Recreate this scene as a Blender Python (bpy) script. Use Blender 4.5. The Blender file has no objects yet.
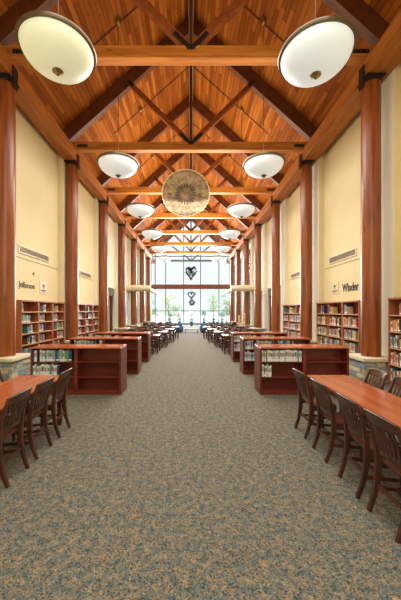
import bpy, math, random
from mathutils import Vector, Matrix
random.seed(7)
R = math.radians
COL = bpy.context.scene.collection
F = 285.0; VX, VY = 191.0, 311.0; EYE = 1.75

# ------------------------------------------------------------------ materials
def mat_new(name):
    m = bpy.data.materials.new(name); m.use_nodes = True
    nt = m.node_tree; b = nt.nodes['Principled BSDF']
    return m, nt, b
def N(nt, typ, **kw):
    n = nt.nodes.new(typ)
    for k, v in kw.items():
        if hasattr(n, k): setattr(n, k, v)
        else: n.inputs[k].default_value = v
    return n
def ramp(nt, stops):
    r = nt.nodes.new('ShaderNodeValToRGB')
    while len(r.color_ramp.elements) > 1: r.color_ramp.elements.remove(r.color_ramp.elements[-1])
    r.color_ramp.elements[0].position = stops[0][0]; r.color_ramp.elements[0].color = (*stops[0][1], 1)
    for p, c in stops[1:]:
        e = r.color_ramp.elements.new(p); e.color = (*c, 1)
    return r
def plain(name, col, rough=0.6, metal=0.0, var=0.12, scale=6.0, emis=None, es=0.0):
    m, nt, b = mat_new(name); L = nt.links.new
    tc = N(nt, 'ShaderNodeTexCoord'); no = N(nt, 'ShaderNodeTexNoise'); no.inputs['Scale'].default_value = scale
    no.inputs['Detail'].default_value = 3
    L(tc.outputs['Object'], no.inputs['Vector'])
    r = ramp(nt, [(0.3, tuple(c*(1-var) for c in col)), (0.7, tuple(min(1, c*(1+var)) for c in col))])
    L(no.outputs['Fac'], r.inputs['Fac']); L(r.outputs['Color'], b.inputs['Base Color'])
    b.inputs['Roughness'].default_value = rough; b.inputs['Metallic'].default_value = metal
    if emis: b.inputs['Emission Color'].default_value = (*emis, 1); b.inputs['Emission Strength'].default_value = es
    return m
def wood(name, c1, c2, sc, rough=0.4, knots=0.0, spec=0.4, seed=0.0):
    """sc stretches the grain: small number along the grain"""
    m, nt, b = mat_new(name); L = nt.links.new
    tc = N(nt, 'ShaderNodeTexCoord'); oi = N(nt, 'ShaderNodeObjectInfo')
    add = N(nt, 'ShaderNodeVectorMath', operation='ADD'); mulr = N(nt, 'ShaderNodeMath', operation='MULTIPLY'); mulr.inputs[1].default_value = 37.0
    L(oi.outputs['Random'], mulr.inputs[0]); L(tc.outputs['Object'], add.inputs[0]); L(mulr.outputs[0], add.inputs[1])
    mp = N(nt, 'ShaderNodeMapping'); mp.inputs['Scale'].default_value = sc; L(add.outputs[0], mp.inputs['Vector'])
    no = N(nt, 'ShaderNodeTexNoise'); no.inputs['Scale'].default_value = 1.0; no.inputs['Detail'].default_value = 6; no.inputs['Distortion'].default_value = 0.6
    L(mp.outputs[0], no.inputs['Vector'])
    r = ramp(nt, [(0.28, c1), (0.72, c2)]); L(no.outputs['Fac'], r.inputs['Fac'])
    out = r.outputs['Color']
    if knots:
        vo = N(nt, 'ShaderNodeTexVoronoi'); mk = N(nt, 'ShaderNodeMapping'); mk.inputs['Scale'].default_value = tuple(max(0.6, min(2.6, s*0.35)) for s in sc)
        L(add.outputs[0], mk.inputs['Vector']); L(mk.outputs[0], vo.inputs['Vector']); vo.inputs['Scale'].default_value = 1.3
        kr = ramp(nt, [(0.03, (knots,)*3), (0.10, (0, 0, 0))]); L(vo.outputs['Distance'], kr.inputs['Fac'])
        mx = N(nt, 'ShaderNodeMixRGB'); mx.inputs['Color2'].default_value = (*[c*0.25 for c in c1], 1)
        L(kr.outputs['Color'], mx.inputs['Fac']); L(out, mx.inputs['Color1']); out = mx.outputs['Color']
    L(out, b.inputs['Base Color']); b.inputs['Roughness'].default_value = rough
    b.inputs['Specular IOR Level'].default_value = spec
    return m
def deck_mat():
    m, nt, b = mat_new('roof_deck_boards'); L = nt.links.new
    tc = N(nt, 'ShaderNodeTexCoord'); sp = N(nt, 'ShaderNodeSeparateXYZ'); L(tc.outputs['Object'], sp.inputs[0])
    d = N(nt, 'ShaderNodeMath', operation='DIVIDE'); d.inputs[1].default_value = 0.125; L(sp.outputs['X'], d.inputs[0])
    fl = N(nt, 'ShaderNodeMath', operation='FLOOR'); L(d.outputs[0], fl.inputs[0])
    fr = N(nt, 'ShaderNodeMath', operation='FRACT'); L(d.outputs[0], fr.inputs[0])
    w1 = N(nt, 'ShaderNodeTexWhiteNoise', noise_dimensions='1D'); L(fl.outputs[0], w1.inputs['W'])
    yo = N(nt, 'ShaderNodeMath', operation='MULTIPLY_ADD'); yo.inputs[1].default_value = 2.4
    L(w1.outputs['Value'], yo.inputs[0]); L(sp.outputs['Y'], yo.inputs[2])
    yd = N(nt, 'ShaderNodeMath', operation='DIVIDE'); yd.inputs[1].default_value = 2.4; L(yo.outputs[0], yd.inputs[0])
    yf = N(nt, 'ShaderNodeMath', operation='FLOOR'); L(yd.outputs[0], yf.inputs[0])
    cb = N(nt, 'ShaderNodeCombineXYZ'); L(fl.outputs[0], cb.inputs[0]); L(yf.outputs[0], cb.inputs[1])
    w2 = N(nt, 'ShaderNodeTexWhiteNoise', noise_dimensions='3D'); L(cb.outputs[0], w2.inputs['Vector'])
    mp = N(nt, 'ShaderNodeMapping'); mp.inputs['Scale'].default_value = (14, 0.9, 14); L(tc.outputs['Object'], mp.inputs['Vector'])
    no = N(nt, 'ShaderNodeTexNoise'); no.inputs['Scale'].default_value = 1.0; no.inputs['Detail'].default_value = 5; L(mp.outputs[0], no.inputs['Vector'])
    mix = N(nt, 'ShaderNodeMath', operation='MULTIPLY_ADD'); mix.inputs[1].default_value = 0.5; L(w2.outputs['Value'], mix.inputs[0])
    hf = N(nt, 'ShaderNodeMath', operation='MULTIPLY'); hf.inputs[1].default_value = 0.55; L(no.outputs['Fac'], hf.inputs[0]); L(hf.outputs[0], mix.inputs[2])
    r = ramp(nt, [(0.15, (0.15, 0.035, 0.004)), (0.5, (0.28, 0.078, 0.009)), (0.88, (0.47, 0.155, 0.022))]); L(mix.outputs[0], r.inputs['Fac'])
    sr = ramp(nt, [(0.0, (0.35,)*3), (0.10, (1, 1, 1)), (0.93, (1, 1, 1)), (1.0, (0.35,)*3)]); L(fr.outputs[0], sr.inputs['Fac'])
    mu = N(nt, 'ShaderNodeMixRGB', blend_type='MULTIPLY'); mu.inputs['Fac'].default_value = 1; L(r.outputs['Color'], mu.inputs['Color1']); L(sr.outputs['Color'], mu.inputs['Color2'])
    L(mu.outputs['Color'], b.inputs['Base Color']); b.inputs['Roughness'].default_value = 0.75; b.inputs['Specular IOR Level'].default_value = 0.12
    vk = N(nt, 'ShaderNodeTexVoronoi'); mk = N(nt, 'ShaderNodeMapping'); mk.inputs['Scale'].default_value = (3.2, 1.6, 3.2); L(tc.outputs['Object'], mk.inputs['Vector']); L(mk.outputs[0], vk.inputs['Vector']); vk.inputs['Scale'].default_value = 1.4
    kr = ramp(nt, [(0.05, (0.8,)*3), (0.12, (0, 0, 0))]); L(vk.outputs['Distance'], kr.inputs['Fac'])
    mk2 = N(nt, 'ShaderNodeMixRGB'); mk2.inputs['Color2'].default_value = (.05, .012, .004, 1); L(kr.outputs['Color'], mk2.inputs['Fac']); L(mu.outputs['Color'], mk2.inputs['Color1']); L(mk2.outputs['Color'], b.inputs['Base Color'])
    return m
def carpet_mat():
    m, nt, b = mat_new('carpet_flecked'); L = nt.links.new
    tc = N(nt, 'ShaderNodeTexCoord')
    vo = N(nt, 'ShaderNodeTexVoronoi'); vo.inputs['Scale'].default_value = 105; L(tc.outputs['Object'], vo.inputs['Vector'])
    sp = N(nt, 'ShaderNodeSeparateColor'); L(vo.outputs['Color'], sp.inputs[0])
    r = ramp(nt, [(0.0, (0.055, 0.070, 0.066)), (0.16, (0.115, 0.14, 0.135)), (0.42, (0.17, 0.175, 0.150)), (0.62, (0.21, 0.185, 0.130)), (0.80, (0.28, 0.195, 0.105)), (0.94, (0.25, 0.27, 0.24))])
    r.color_ramp.interpolation = 'CONSTANT'
    L(sp.outputs[0], r.inputs['Fac'])
    no = N(nt, 'ShaderNodeTexNoise'); no.inputs['Scale'].default_value = 17; no.inputs['Detail'].default_value = 5; L(tc.outputs['Object'], no.inputs['Vector'])
    r2 = ramp(nt, [(0.35, (0.52, 0.64, 0.74)), (0.5, (0.84, 0.82, 0.80)), (0.66, (1.25, 1.00, 0.80))]); L(no.outputs['Fac'], r2.inputs['Fac'])
    mu = N(nt, 'ShaderNodeMixRGB', blend_type='MULTIPLY'); mu.inputs['Fac'].default_value = 1; L(r.outputs['Color'], mu.inputs['Color1']); L(r2.outputs['Color'], mu.inputs['Color2'])
    L(mu.outputs['Color'], b.inputs['Base Color']); b.inputs['Roughness'].default_value = 0.95; b.inputs['Specular IOR Level'].default_value = 0.15
    bp = N(nt, 'ShaderNodeBump'); bp.inputs['Strength'].default_value = 0.35; bp.inputs['Distance'].default_value = 0.006
    L(vo.outputs['Distance'], bp.inputs['Height']); L(bp.outputs[0], b.inputs['Normal'])
    return m
def basket_mat(name, c1, c2, rings=60):
    m, nt, b = mat_new(name); L = nt.links.new
    tc = N(nt, 'ShaderNodeTexCoord'); sp = N(nt, 'ShaderNodeSeparateXYZ'); L(tc.outputs['Object'], sp.inputs[0])
    cb = N(nt, 'ShaderNodeCombineXYZ'); L(sp.outputs['X'], cb.inputs[0]); L(sp.outputs['Z'], cb.inputs[1])
    ln = N(nt, 'ShaderNodeVectorMath', operation='LENGTH'); L(cb.outputs[0], ln.inputs[0])
    mu = N(nt, 'ShaderNodeMath', operation='MULTIPLY'); mu.inputs[1].default_value = rings; L(ln.outputs['Value'], mu.inputs[0])
    si = N(nt, 'ShaderNodeMath', operation='SINE'); L(mu.outputs[0], si.inputs[0])
    at = N(nt, 'ShaderNodeMath', operation='ARCTAN2'); L(sp.outputs['Z'], at.inputs[0]); L(sp.outputs['X'], at.inputs[1])
    am = N(nt, 'ShaderNodeMath', operation='MULTIPLY'); am.inputs[1].default_value = 56; L(at.outputs[0], am.inputs[0])
    sa = N(nt, 'ShaderNodeMath', operation='SINE'); L(am.outputs[0], sa.inputs[0])
    pr = N(nt, 'ShaderNodeMath', operation='MULTIPLY'); L(si.outputs[0], pr.inputs[0]); L(sa.outputs[0], pr.inputs[1])
    no = N(nt, 'ShaderNodeTexNoise'); no.inputs['Scale'].default_value = 3.5; no.inputs['Detail'].default_value = 5; L(tc.outputs['Object'], no.inputs['Vector'])
    ad = N(nt, 'ShaderNodeMath', operation='MULTIPLY_ADD'); ad.inputs[1].default_value = 0.16; L(pr.outputs[0], ad.inputs[0]); L(no.outputs['Fac'], ad.inputs[2])
    r = ramp(nt, [(0.30, c1), (0.68, c2)]); L(ad.outputs[0], r.inputs['Fac'])
    L(r.outputs['Color'], b.inputs['Base Color']); b.inputs['Roughness'].default_value = 0.75
    bp = N(nt, 'ShaderNodeBump'); bp.inputs['Strength'].default_value = 0.6; bp.inputs['Distance'].default_value = 0.02
    L(pr.outputs[0], bp.inputs['Height']); L(bp.outputs[0], b.inputs['Normal'])
    return m
def glass_mat():
    m, nt, b = mat_new('clear_window_glass'); L = nt.links.new
    out = nt.nodes['Material Output']; tr = N(nt, 'ShaderNodeBsdfTransparent'); gl = N(nt, 'ShaderNodeBsdfGlossy')
    tr.inputs['Color'].default_value = (0.95, 0.98, 0.98, 1); gl.inputs['Roughness'].default_value = 0.02
    fr = N(nt, 'ShaderNodeFresnel'); fr.inputs['IOR'].default_value = 1.25
    mx = N(nt, 'ShaderNodeMixShader'); L(fr.outputs[0], mx.inputs[0]); L(tr.outputs[0], mx.inputs[1]); L(gl.outputs[0], mx.inputs[2])
    L(mx.outputs[0], out.inputs['Surface'])
    nt.nodes.remove(b); return m

M = dict(
 deck=deck_mat(), carpet=carpet_mat(), glass=glass_mat(),
 wall=plain('cream_wall_paint', (0.78, 0.67, 0.39), 0.75, var=0.03, scale=0.7),
 pil=plain('pale_pilaster_paint', (0.82, 0.78, 0.60), 0.75, var=0.03, scale=0.7),
 pale=plain('off_white_paint', (0.80, 0.79, 0.70), 0.7, var=0.03),
 soffit=plain('cream_soffit_plaster', (0.66, 0.58, 0.36), 0.7, var=0.05),
 groove=plain('wall_reveal_shadow', (0.42, 0.33, 0.18), 0.8, var=0.03),
 colw=wood('round_column_timber', (0.15, 0.033, 0.008), (0.36, 0.100, 0.022), (9, 9, 0.7), 0.28, 0.8, 0.5),
 tie=wood('tie_beam_timber', (0.34, 0.10, 0.014), (0.60, 0.24, 0.045), (0.8, 9, 9), 0.42, 0.9),
 eave=wood('eave_beam_timber', (0.26, 0.072, 0.010), (0.50, 0.175, 0.028), (9, 0.7, 9), 0.45, 0.8),
 raft=wood('rafter_timber', (0.080, 0.022, 0.008), (0.16, 0.045, 0.014), (4, 9, 4), 0.5, 0.7),  # rafters' roof shade is put into this dark colour; post and ridge share it
 web=wood('brace_timber', (0.18, 0.045, 0.012), (0.34, 0.095, 0.024), (5, 9, 5), 0.45, 0.7),
 steel=plain('dark_bronze_steel', (0.035, 0.030, 0.030), 0.45, 0.6),
 bolt=plain('bolt_head_metal', (0.10, 0.09, 0.08), 0.35, 0.8),
 brass=plain('antique_brass', (0.36, 0.26, 0.10), 0.35, 0.8),
 ring=plain('aged_brass_ring', (0.16, 0.12, 0.07), 0.35, 0.7),
 bowl=plain('frosted_bowl_glass', (0.72, 0.80, 0.82), 0.35, 0, 0.02, emis=(0.88, 0.96, 1.0), es=0.36),
 bowly=plain('frosted_bowl_glass_warm', (0.80, 0.84, 0.62), 0.35, 0, 0.05, 2.0, emis=(0.88, 0.94, 0.66), es=0.30),
 rod=plain('conduit_dark', (0.10, 0.05, 0.03), 0.5, 0.3),
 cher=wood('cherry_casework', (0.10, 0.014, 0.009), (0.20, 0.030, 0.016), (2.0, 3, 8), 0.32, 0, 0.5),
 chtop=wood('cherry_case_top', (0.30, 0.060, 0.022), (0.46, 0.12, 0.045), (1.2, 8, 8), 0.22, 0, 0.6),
 wcase=wood('maple_red_casework', (0.30, 0.085, 0.030), (0.46, 0.155, 0.058), (8, 8, 1.2), 0.4, 0),
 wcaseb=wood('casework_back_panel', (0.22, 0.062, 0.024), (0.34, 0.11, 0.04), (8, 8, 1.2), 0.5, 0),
 shelf=wood('shelf_front_edge', (0.46, 0.22, 0.10), (0.62, 0.36, 0.18), (8, 1.5, 8), 0.45, 0),
 ttop=wood('reading_table_top', (0.29, 0.062, 0.018), (0.43, 0.115, 0.036), (9, 0.8, 9), 0.20, 0, 0.6),
 tleg=wood('reading_table_frame', (0.10, 0.026, 0.012), (0.20, 0.055, 0.022), (6, 6, 1), 0.35, 0),
 chair=wood('walnut_stained_chair', (0.040, 0.014, 0.009), (0.100, 0.034, 0.018), (7, 7, 1.6), 0.27, 0, 0.6),
 seat=wood('walnut_stained_seat', (0.05, 0.017, 0.010), (0.12, 0.04, 0.02), (1.5, 9, 7), 0.27, 0, 0.6),
 glide=plain('pale_glide', (0.55, 0.53, 0.48), 0.4),
 capst=plain('limestone_cap', (0.66, 0.60, 0.42), 0.7, 0, 0.10, 8),
 st1=plain('ledge_stone_grey', (0.30, 0.33, 0.31), 0.85, 0, 0.3, 12),
 st2=plain('ledge_stone_tan', (0.52, 0.46, 0.31), 0.85, 0, 0.22, 12),
 st3=plain('ledge_stone_blue', (0.20, 0.25, 0.27), 0.85, 0, 0.3, 12),
 st4=plain('ledge_stone_brown', (0.34, 0.25, 0.15), 0.85, 0, 0.25, 12),
 mort=plain('mortar_dark', (0.16, 0.15, 0.12), 0.95),
 vent=plain('vent_slat_metal', (0.42, 0.34, 0.24), 0.5, 0.2),
 ventd=plain('vent_dark_gap', (0.10, 0.075, 0.05), 0.8),
 ventf=plain('vent_cream_frame', (0.80, 0.74, 0.55), 0.6),
 ink=plain('dark_lettering', (0.06, 0.07, 0.06), 0.5),
 inkg=plain('olive_lettering', (0.14, 0.16, 0.07), 0.5),
 card=plain('sign_card_white', (0.78, 0.76, 0.60), 0.5, 0, 0.03),
 cardy=plain('sign_card_cream', (0.70, 0.62, 0.38), 0.5, 0, 0.03),
 em=plain('emblem_green', (0.10, 0.19, 0.15), 0.5),
 mull=plain('dark_mullion', (0.10, 0.12, 0.12), 0.5, 0.3),
 grey=plain('grey_painted_steel', (0.17, 0.22, 0.23), 0.5, 0.2),
 hbeam=wood('window_cross_beam', (0.17, 0.055, 0.018), (0.28, 0.10, 0.035), (0.8, 9, 9), 0.45, 0.4),
 leaf=plain('wreath_leaves', (0.035, 0.07, 0.035), 0.7, 0, 0.5, 9),
 bow=plain('wreath_dark_bow', (0.012, 0.016, 0.014), 0.6),
 twig=plain('wreath_pale_twigs', (0.25, 0.33, 0.27), 0.8, 0, 0.3, 9),
 treeleaf=plain('outdoor_tree_leaves', (0.40, 0.55, 0.25), 0.7, 0, 0.3, 3),
 treeleaf2=plain('outdoor_yellow_green_leaves', (0.62, 0.68, 0.28), 0.7, 0, 0.3, 3),
 bark=plain('outdoor_bark', (0.38, 0.36, 0.30), 0.9, 0, 0.2),
 pave=plain('outdoor_pavement', (0.72, 0.74, 0.72), 0.9, 0, 0.06, 0.5),
 pot=plain('teal_glazed_pot', (0.03, 0.16, 0.20), 0.3),
 pleaf=plain('potted_plant_leaf', (0.06, 0.20, 0.09), 0.6, 0, 0.3),
 bloom=plain('pale_pink_blossom', (0.66, 0.48, 0.50), 0.7, 0, 0.1),
 blue=plain('blue_upholstery', (0.03, 0.10, 0.24), 0.7),
 bench=plain('grey_bench_laminate', (0.20, 0.22, 0.23), 0.6),
 black=plain('black_upholstery', (0.012, 0.016, 0.02), 0.5),
 pine=plain('yellow_pine_rack', (0.52, 0.30, 0.08), 0.5),
 page=plain('book_pages', (0.72, 0.68, 0.56), 0.8),
 dtop=plain('study_table_laminate', (0.24, 0.13, 0.08), 0.3),
 bwT=basket_mat('woven_straw', (0.075, 0.048, 0.028), (0.23, 0.16, 0.09)),
 bwD=plain('basket_dark_petals', (0.045, 0.032, 0.022), 0.8),
 bwR=plain('basket_pale_rim', (0.38, 0.29, 0.18), 0.8, 0, 0.15, 12),
 tag=plain('spine_label_white', (0.82, 0.82, 0.78), 0.6, 0, 0.02),
)
BOOKC = {'white': (0.72, 0.74, 0.72), 'cream': (0.66, 0.58, 0.42), 'pale blue': (0.38, 0.52, 0.62), 'teal': (0.05, 0.25, 0.28), 'navy': (0.03, 0.06, 0.16),
 'green': (0.10, 0.28, 0.12), 'red': (0.40, 0.04, 0.03), 'orange': (0.60, 0.22, 0.06), 'black': (0.02, 0.02, 0.025), 'brown': (0.16, 0.08, 0.04),
 'grey': (0.30, 0.32, 0.33), 'yellow': (0.62, 0.48, 0.12)}
BM = {k: plain('book_cover_' + k.replace(' ', '_'), v, 0.45, 0, 0.06) for k, v in BOOKC.items()}

# ------------------------------------------------------------------ mesh builder
class MB:
    def __init__(s): s.v = []; s.f = []; s.m = []; s.mats = []
    def mi(s, m):
        if m not in s.mats: s.mats.append(m)
        return s.mats.index(m)
    def add(s, vs, fs, m):
        o = len(s.v); k = s.mi(m); s.v += [tuple(v) for v in vs]
        for f in fs: s.f.append(tuple(i + o for i in f)); s.m.append(k)
    def box(s, x0, x1, y0, y1, z0, z1, m, mtx=None):
        vs = [Vector((x, y, z)) for z in (z0, z1) for y in (y0, y1) for x in (x0, x1)]
        if mtx: vs = [mtx @ v for v in vs]
        s.add(vs, [(0, 2, 3, 1), (4, 5, 7, 6), (0, 1, 5, 4), (2, 6, 7, 3), (0, 4, 6, 2), (1, 3, 7, 5)], m)
    def bar(s, p0, p1, w, h, m, up=(0, 1, 0)):
        """box from p0 to p1; w measured along 'up' direction, h across it"""
        p0 = Vector(p0); p1 = Vector(p1); d = (p1 - p0).normalized(); u = Vector(up); u = (u - d*u.dot(d)).normalized(); n = d.cross(u)
        vs = [p + u*a*w/2 + n*b*h/2 for p in (p0, p1) for a, b in ((-1, -1), (1, -1), (1, 1), (-1, 1))]
        s.add(vs, [(3, 2, 1, 0), (4, 5, 6, 7), (0, 1, 5, 4), (1, 2, 6, 5), (2, 3, 7, 6), (3, 0, 4, 7)], m)
    def ribbon(s, pts, ws, m, w_axis=(0, 1, 0)):
        """rectangular section swept along pts; ws = list of (width along w_axis, thickness)"""
        u = Vector(w_axis); rings = []; n = len(pts); P = [Vector(p) for p in pts]
        for i in range(n):
            d = (P[min(i+1, n-1)] - P[max(i-1, 0)]).normalized(); uu = (u - d*u.dot(d)).normalized(); nn = d.cross(uu); w, t = ws[i] if isinstance(ws, list) else ws
            rings.append([P[i] + uu*a*w/2 + nn*b*t/2 for a, b in ((-1, -1), (1, -1), (1, 1), (-1, 1))])
        fs = [(3, 2, 1, 0), tuple(4*(n-1)+k for k in range(4))]
        for i in range(n-1):
            for k in range(4):
                fs.append((4*i+k, 4*i+(k+1) % 4, 4*i+4+(k+1) % 4, 4*i+4+k))
        s.add([v for r in rings for v in r], fs, m)
    def lathe(s, prof, m, c=(0, 0, 0), seg=32, axis='z', cap=True):
        vs = []; c = Vector(c)
        for r, h in prof:
            for k in range(seg):
                a = 2*math.pi*k/seg; x, y = r*math.cos(a), r*math.sin(a)
                vs.append(c + (Vector((x, y, h)) if axis == 'z' else Vector((x, h, -y)) if axis == 'y' else Vector((h, x, y))))
        fs = []
        for i in range(len(prof)-1):
            for k in range(seg):
                fs.append((i*seg+k, i*seg+(k+1) % seg, (i+1)*seg+(k+1) % seg, (i+1)*seg+k))
        if cap:
            fs.append(tuple(range(seg-1, -1, -1))); fs.append(tuple((len(prof)-1)*seg+k for k in range(seg)))
        s.add(vs, fs, m)
    def tube(s, pts, r, m, seg=8):
        P = [Vector(p) for p in pts]; n = len(P); vs = []; rs = r if isinstance(r, list) else [r]*n
        up = Vector((0, 0, 1)) if abs((P[-1]-P[0]).normalized().z) < 0.9 else Vector((1, 0, 0))
        for i in range(n):
            d = (P[min(i+1, n-1)] - P[max(i-1, 0)]).normalized(); u = (up - d*up.dot(d)).normalized(); w = d.cross(u)
            for k in range(seg):
                a = 2*math.pi*k/seg; vs.append(P[i] + (u*math.cos(a) + w*math.sin(a))*rs[i])
        fs = [tuple(range(seg-1, -1, -1)), tuple((n-1)*seg+k for k in range(seg))]
        for i in range(n-1):
            for k in range(seg): fs.append((i*seg+k, i*seg+(k+1) % seg, (i+1)*seg+(k+1) % seg, (i+1)*seg+k))
        s.add(vs, fs, m)
    def poly(s, pts, m): s.add(pts, [tuple(range(len(pts)))], m)
    def extr(s, pts, d, m):
        """polygon pts extruded by vector d"""
        n = len(pts); P = [Vector(p) for p in pts]; d = Vector(d)
        s.add(P + [p + d for p in P], [tuple(range(n-1, -1, -1)), tuple(range(n, 2*n))] + [(i, (i+1) % n, n+(i+1) % n, n+i) for i in range(n)], m)
    def build(s, name, parent=None, bevel=0, smooth=False, loc=None):
        me = bpy.data.meshes.new(name); me.from_pydata(s.v, [], s.f)
        for m in s.mats: me.materials.append(m)
        me.polygons.foreach_set('material_index', s.m)
        me.update()
        if smooth:
            me.polygons.foreach_set('use_smooth', [True]*len(me.polygons))
            try: me.set_sharp_from_angle(angle=R(40))
            except Exception: pass
        o = bpy.data.objects.new(name, me); COL.objects.link(o)
        if parent: o.parent = parent
        if loc: o.location = loc
        if bevel:
            b = o.modifiers.new('bevel', 'BEVEL'); b.width = bevel; b.segments = 2; b.limit_method = 'ANGLE'
        # outward normals
        import bmesh
        bm = bmesh.new(); bm.from_mesh(me); bmesh.ops.recalc_face_normals(bm, faces=bm.faces); bm.to_mesh(me); bm.free()
        return o
def tag(o, label=None, cat=None, group=None, kind=None):
    if label: o['label'] = label
    if cat: o['category'] = cat
    if group: o['group'] = group
    if kind: o['kind'] = kind
    return o
def empty(name, loc=(0, 0, 0), rz=0, **kw):
    o = bpy.data.objects.new(name, None); COL.objects.link(o); o.location = loc; o.rotation_euler.z = rz
    o.empty_display_size = 0.1
    return tag(o, **kw)
def copy_tree(o, parent=None):
    c = o.copy(); COL.objects.link(c); c.parent = parent
    for ch in [x for x in bpy.data.objects if x.parent == o and x != c]: copy_tree(ch, c)
    return c
def struct(mb, name, parent=None, **kw):
    o = mb.build(name, parent, **kw)
    if not parent: o['kind'] = 'structure'
    return o
def quick(name, fn, parent=None, **kw):
    mb = MB(); fn(mb); return mb.build(name, parent, **kw)

S = 4.11; D0 = 7.32; W = 4.66; WALL = 5.2; YN, YF = -3.0, 36.5
cy = lambda n: D0 + S*n
ORD = ['first', 'second', 'third', 'fourth', 'fifth', 'sixth', 'seventh', 'eighth', 'ninth']
def roofz(x): return EYE + 11.8 - 0.9*abs(x)

# ------------------------------------------------------------------ room shell
mb = MB(); mb.box(-9.6, 9.6, YN-0.3, YF+0.2, -0.15, 0, M['carpet']); struct(mb, 'floor')
mb = MB()
for sx in (-1, 1):
    a = (sx*5.6, roofz(5.6)); b = (0, roofz(0))
    mb.extr([(a[0], YN-.2, a[1]), (b[0], YN-.2, b[1]), (b[0], YN-.2, b[1]+.2), (a[0], YN-.2, a[1]+.2)], (0, YF-YN+0.9, 0), M['deck'])
struct(mb, 'ceiling')
ZT = roofz(5.2)+0.15
for side, sx in (('left', -1), ('right', 1)):
    def bx(mb, a, b, y0, y1, z0, z1, m): mb.box(min(sx*a, sx*b), max(sx*a, sx*b), y0, y1, z0, z1, m)
    mb = MB()
    bx(mb, WALL, WALL+.25, YN, 15.54, 0, ZT, M['wall'])
    bx(mb, WALL, WALL+.25, 15.54, 23.76, 3.25, ZT, M['pil'])
    bx(mb, WALL, WALL+.25, 23.76, YF, 7.3, ZT, M['pil'])
    bx(mb, WALL, WALL+.25, 23.76, YF, 0, 0.35, M['wall'])
    # pilasters behind every column
    for n in range(-2, 8):
        hw = .30 if n < 4 else .14; bx(mb, 5.0, WALL+.02, cy(n)-hw, cy(n)+hw, 0, 8.6, M['wall'] if n < 2 else M['pil']); bx(mb, 4.99, 5.0, cy(n)-hw, cy(n)+hw, 0, 8.6, M['pil'])
    struct(mb, 'wall_' + side)
    mb = MB(); bx(mb, WALL-.012, WALL+.01, YN, 15.1, 3.365, 3.385, M['groove']); struct(mb, 'trim_%d' % (1 if sx < 0 else 2))  # dark strip: shade of the reveal groove put into its colour
    mb = MB(); bx(mb, WALL-.02, WALL+.01, YN, 15.1, 0, 0.12, M['groove']); struct(mb, 'baseboard_' + side)
    # side room behind the low openings
    mb = MB()
    bx(mb, 8.9, 9.1, 15.0, 18.2, 0, 3.3, M['pale']); bx(mb, 8.9, 9.1, 18.2, 23.9, 2.4, 3.3, M['pale']); bx(mb, 8.9, 9.1, 20.4, 20.9, 0, 2.4, M['pale']); bx(mb, 8.9, 9.1, 23.3, 23.9, 0, 2.4, M['pale'])
    bx(mb, WALL+.25, 9.1, 14.9, 15.1, 0, 3.3, M['pale']); bx(mb, WALL+.25, 9.1, 23.9, 24.1, 0, 3.3, M['pale'])
    bx(mb, WALL+.25, 9.1, 14.9, 24.1, 3.25, 3.4, M['pale'])
    struct(mb, 'wall_side_room_' + side)
    for k, (y0, y1) in enumerate(((18.2, 20.4), (20.9, 23.3))):
        mb = MB()
        for yy in (y0, (y0+y1)/2-.03, y1-.06): bx(mb, 8.95, 9.02, yy, yy+.06, 0, 2.4, M['mull'])
        bx(mb, 8.95, 9.02, y0, y1, 0, .08, M['mull']); bx(mb, 8.95, 9.02, y0, y1, 2.34, 2.4, M['mull'])
        w = struct(mb, 'window_%d' % (4 + 2*k + (sx > 0)))
        mb = MB(); bx(mb, 8.98, 8.99, y0, y1, 0.05, 2.35, M['glass']); mb.build('glass_pane', w)
    # tall side windows of the last bays
    w = empty('window_%d' % (2 + (sx > 0))); w['kind'] = 'structure'
    mb = MB()
    for n in range(4, 7):
        y0, y1 = cy(n)+.14, cy(n+1)-.14
        for yy in (y0, (y0+y1)/2-.03, y1-.06): bx(mb, WALL+.08, WALL+.14, yy, yy+.06, .35, 7.3, M['mull'])
        for zz in (.35, 1.75, 4.6, 7.24): bx(mb, WALL+.08, WALL+.14, y0, y1, zz, zz+.06, M['mull'])
    mb.build('window_frame', w)
    mb = MB()
    for n in range(4, 7): bx(mb, WALL+.10, WALL+.11, cy(n)+.14, cy(n+1)-.14, .35, 7.3, M['glass'])
    mb.build('glass_pane', w)
    # door post and opening trim
    o = quick('wooden_post', lambda m: (bx(m, WALL+.0, WALL+.14, 18.7, 18.9, 0, 2.72, M['raft']), bx(m, WALL-.02, WALL+.16, 18.68, 18.92, 2.66, 2.74, M['raft']), bx(m, WALL-.02, WALL+.16, 18.68, 18.92, 0, .1, M['raft'])))
    tag(o, 'dark wooden post standing in the low %s side opening' % side, 'post')
mb = MB(); mb.extr([(-5.5, YN, 0), (5.5, YN, 0), (5.5, YN, roofz(5.5)+.1), (0, YN, roofz(0)+.1), (-5.5, YN, roofz(5.5)+.1)], (0, -.2, 0), M['wall']); struct(mb, 'wall_back')

# glazed end wall
w = empty('window_1', (0, YF, 0)); w['kind'] = 'structure'
mb = MB()
xs = [(x-VX)*YF/F for x in (155.2, 165.7, 183.7, 200.5, 218.9, 229.9)]
for x in xs: mb.box(x-.05, x+.05, -.06, .06, 0, roofz(x)-.05, M['mull'])
for z in (0.02, 1.72, 8.7):
    mb.box(-4.95, 4.95, -.05, .05, z, z+.09, M['mull'])
mb.build('window_frame', w)
mb = MB(); mb.poly([(-5.2, 0, 0), (5.2, 0, 0), (5.2, 0, roofz(5.2)), (0, 0, roofz(0)), (-5.2, 0, roofz(5.2))], M['glass']); mb.build('glass_pane', w)
mb = MB(); mb.box(-4.95, 4.95, -.45, -.1, 0, .22, M['bench']); mb.build('window_sill', w)
o = quick('window_cross_beam', lambda m: m.box(-4.97, 4.97, YF-.75, YF-.4, 4.52, 5.08, M['hbeam'])); tag(o, 'thick brown wooden beam crossing the end window between the wreaths', 'beam')
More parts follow.
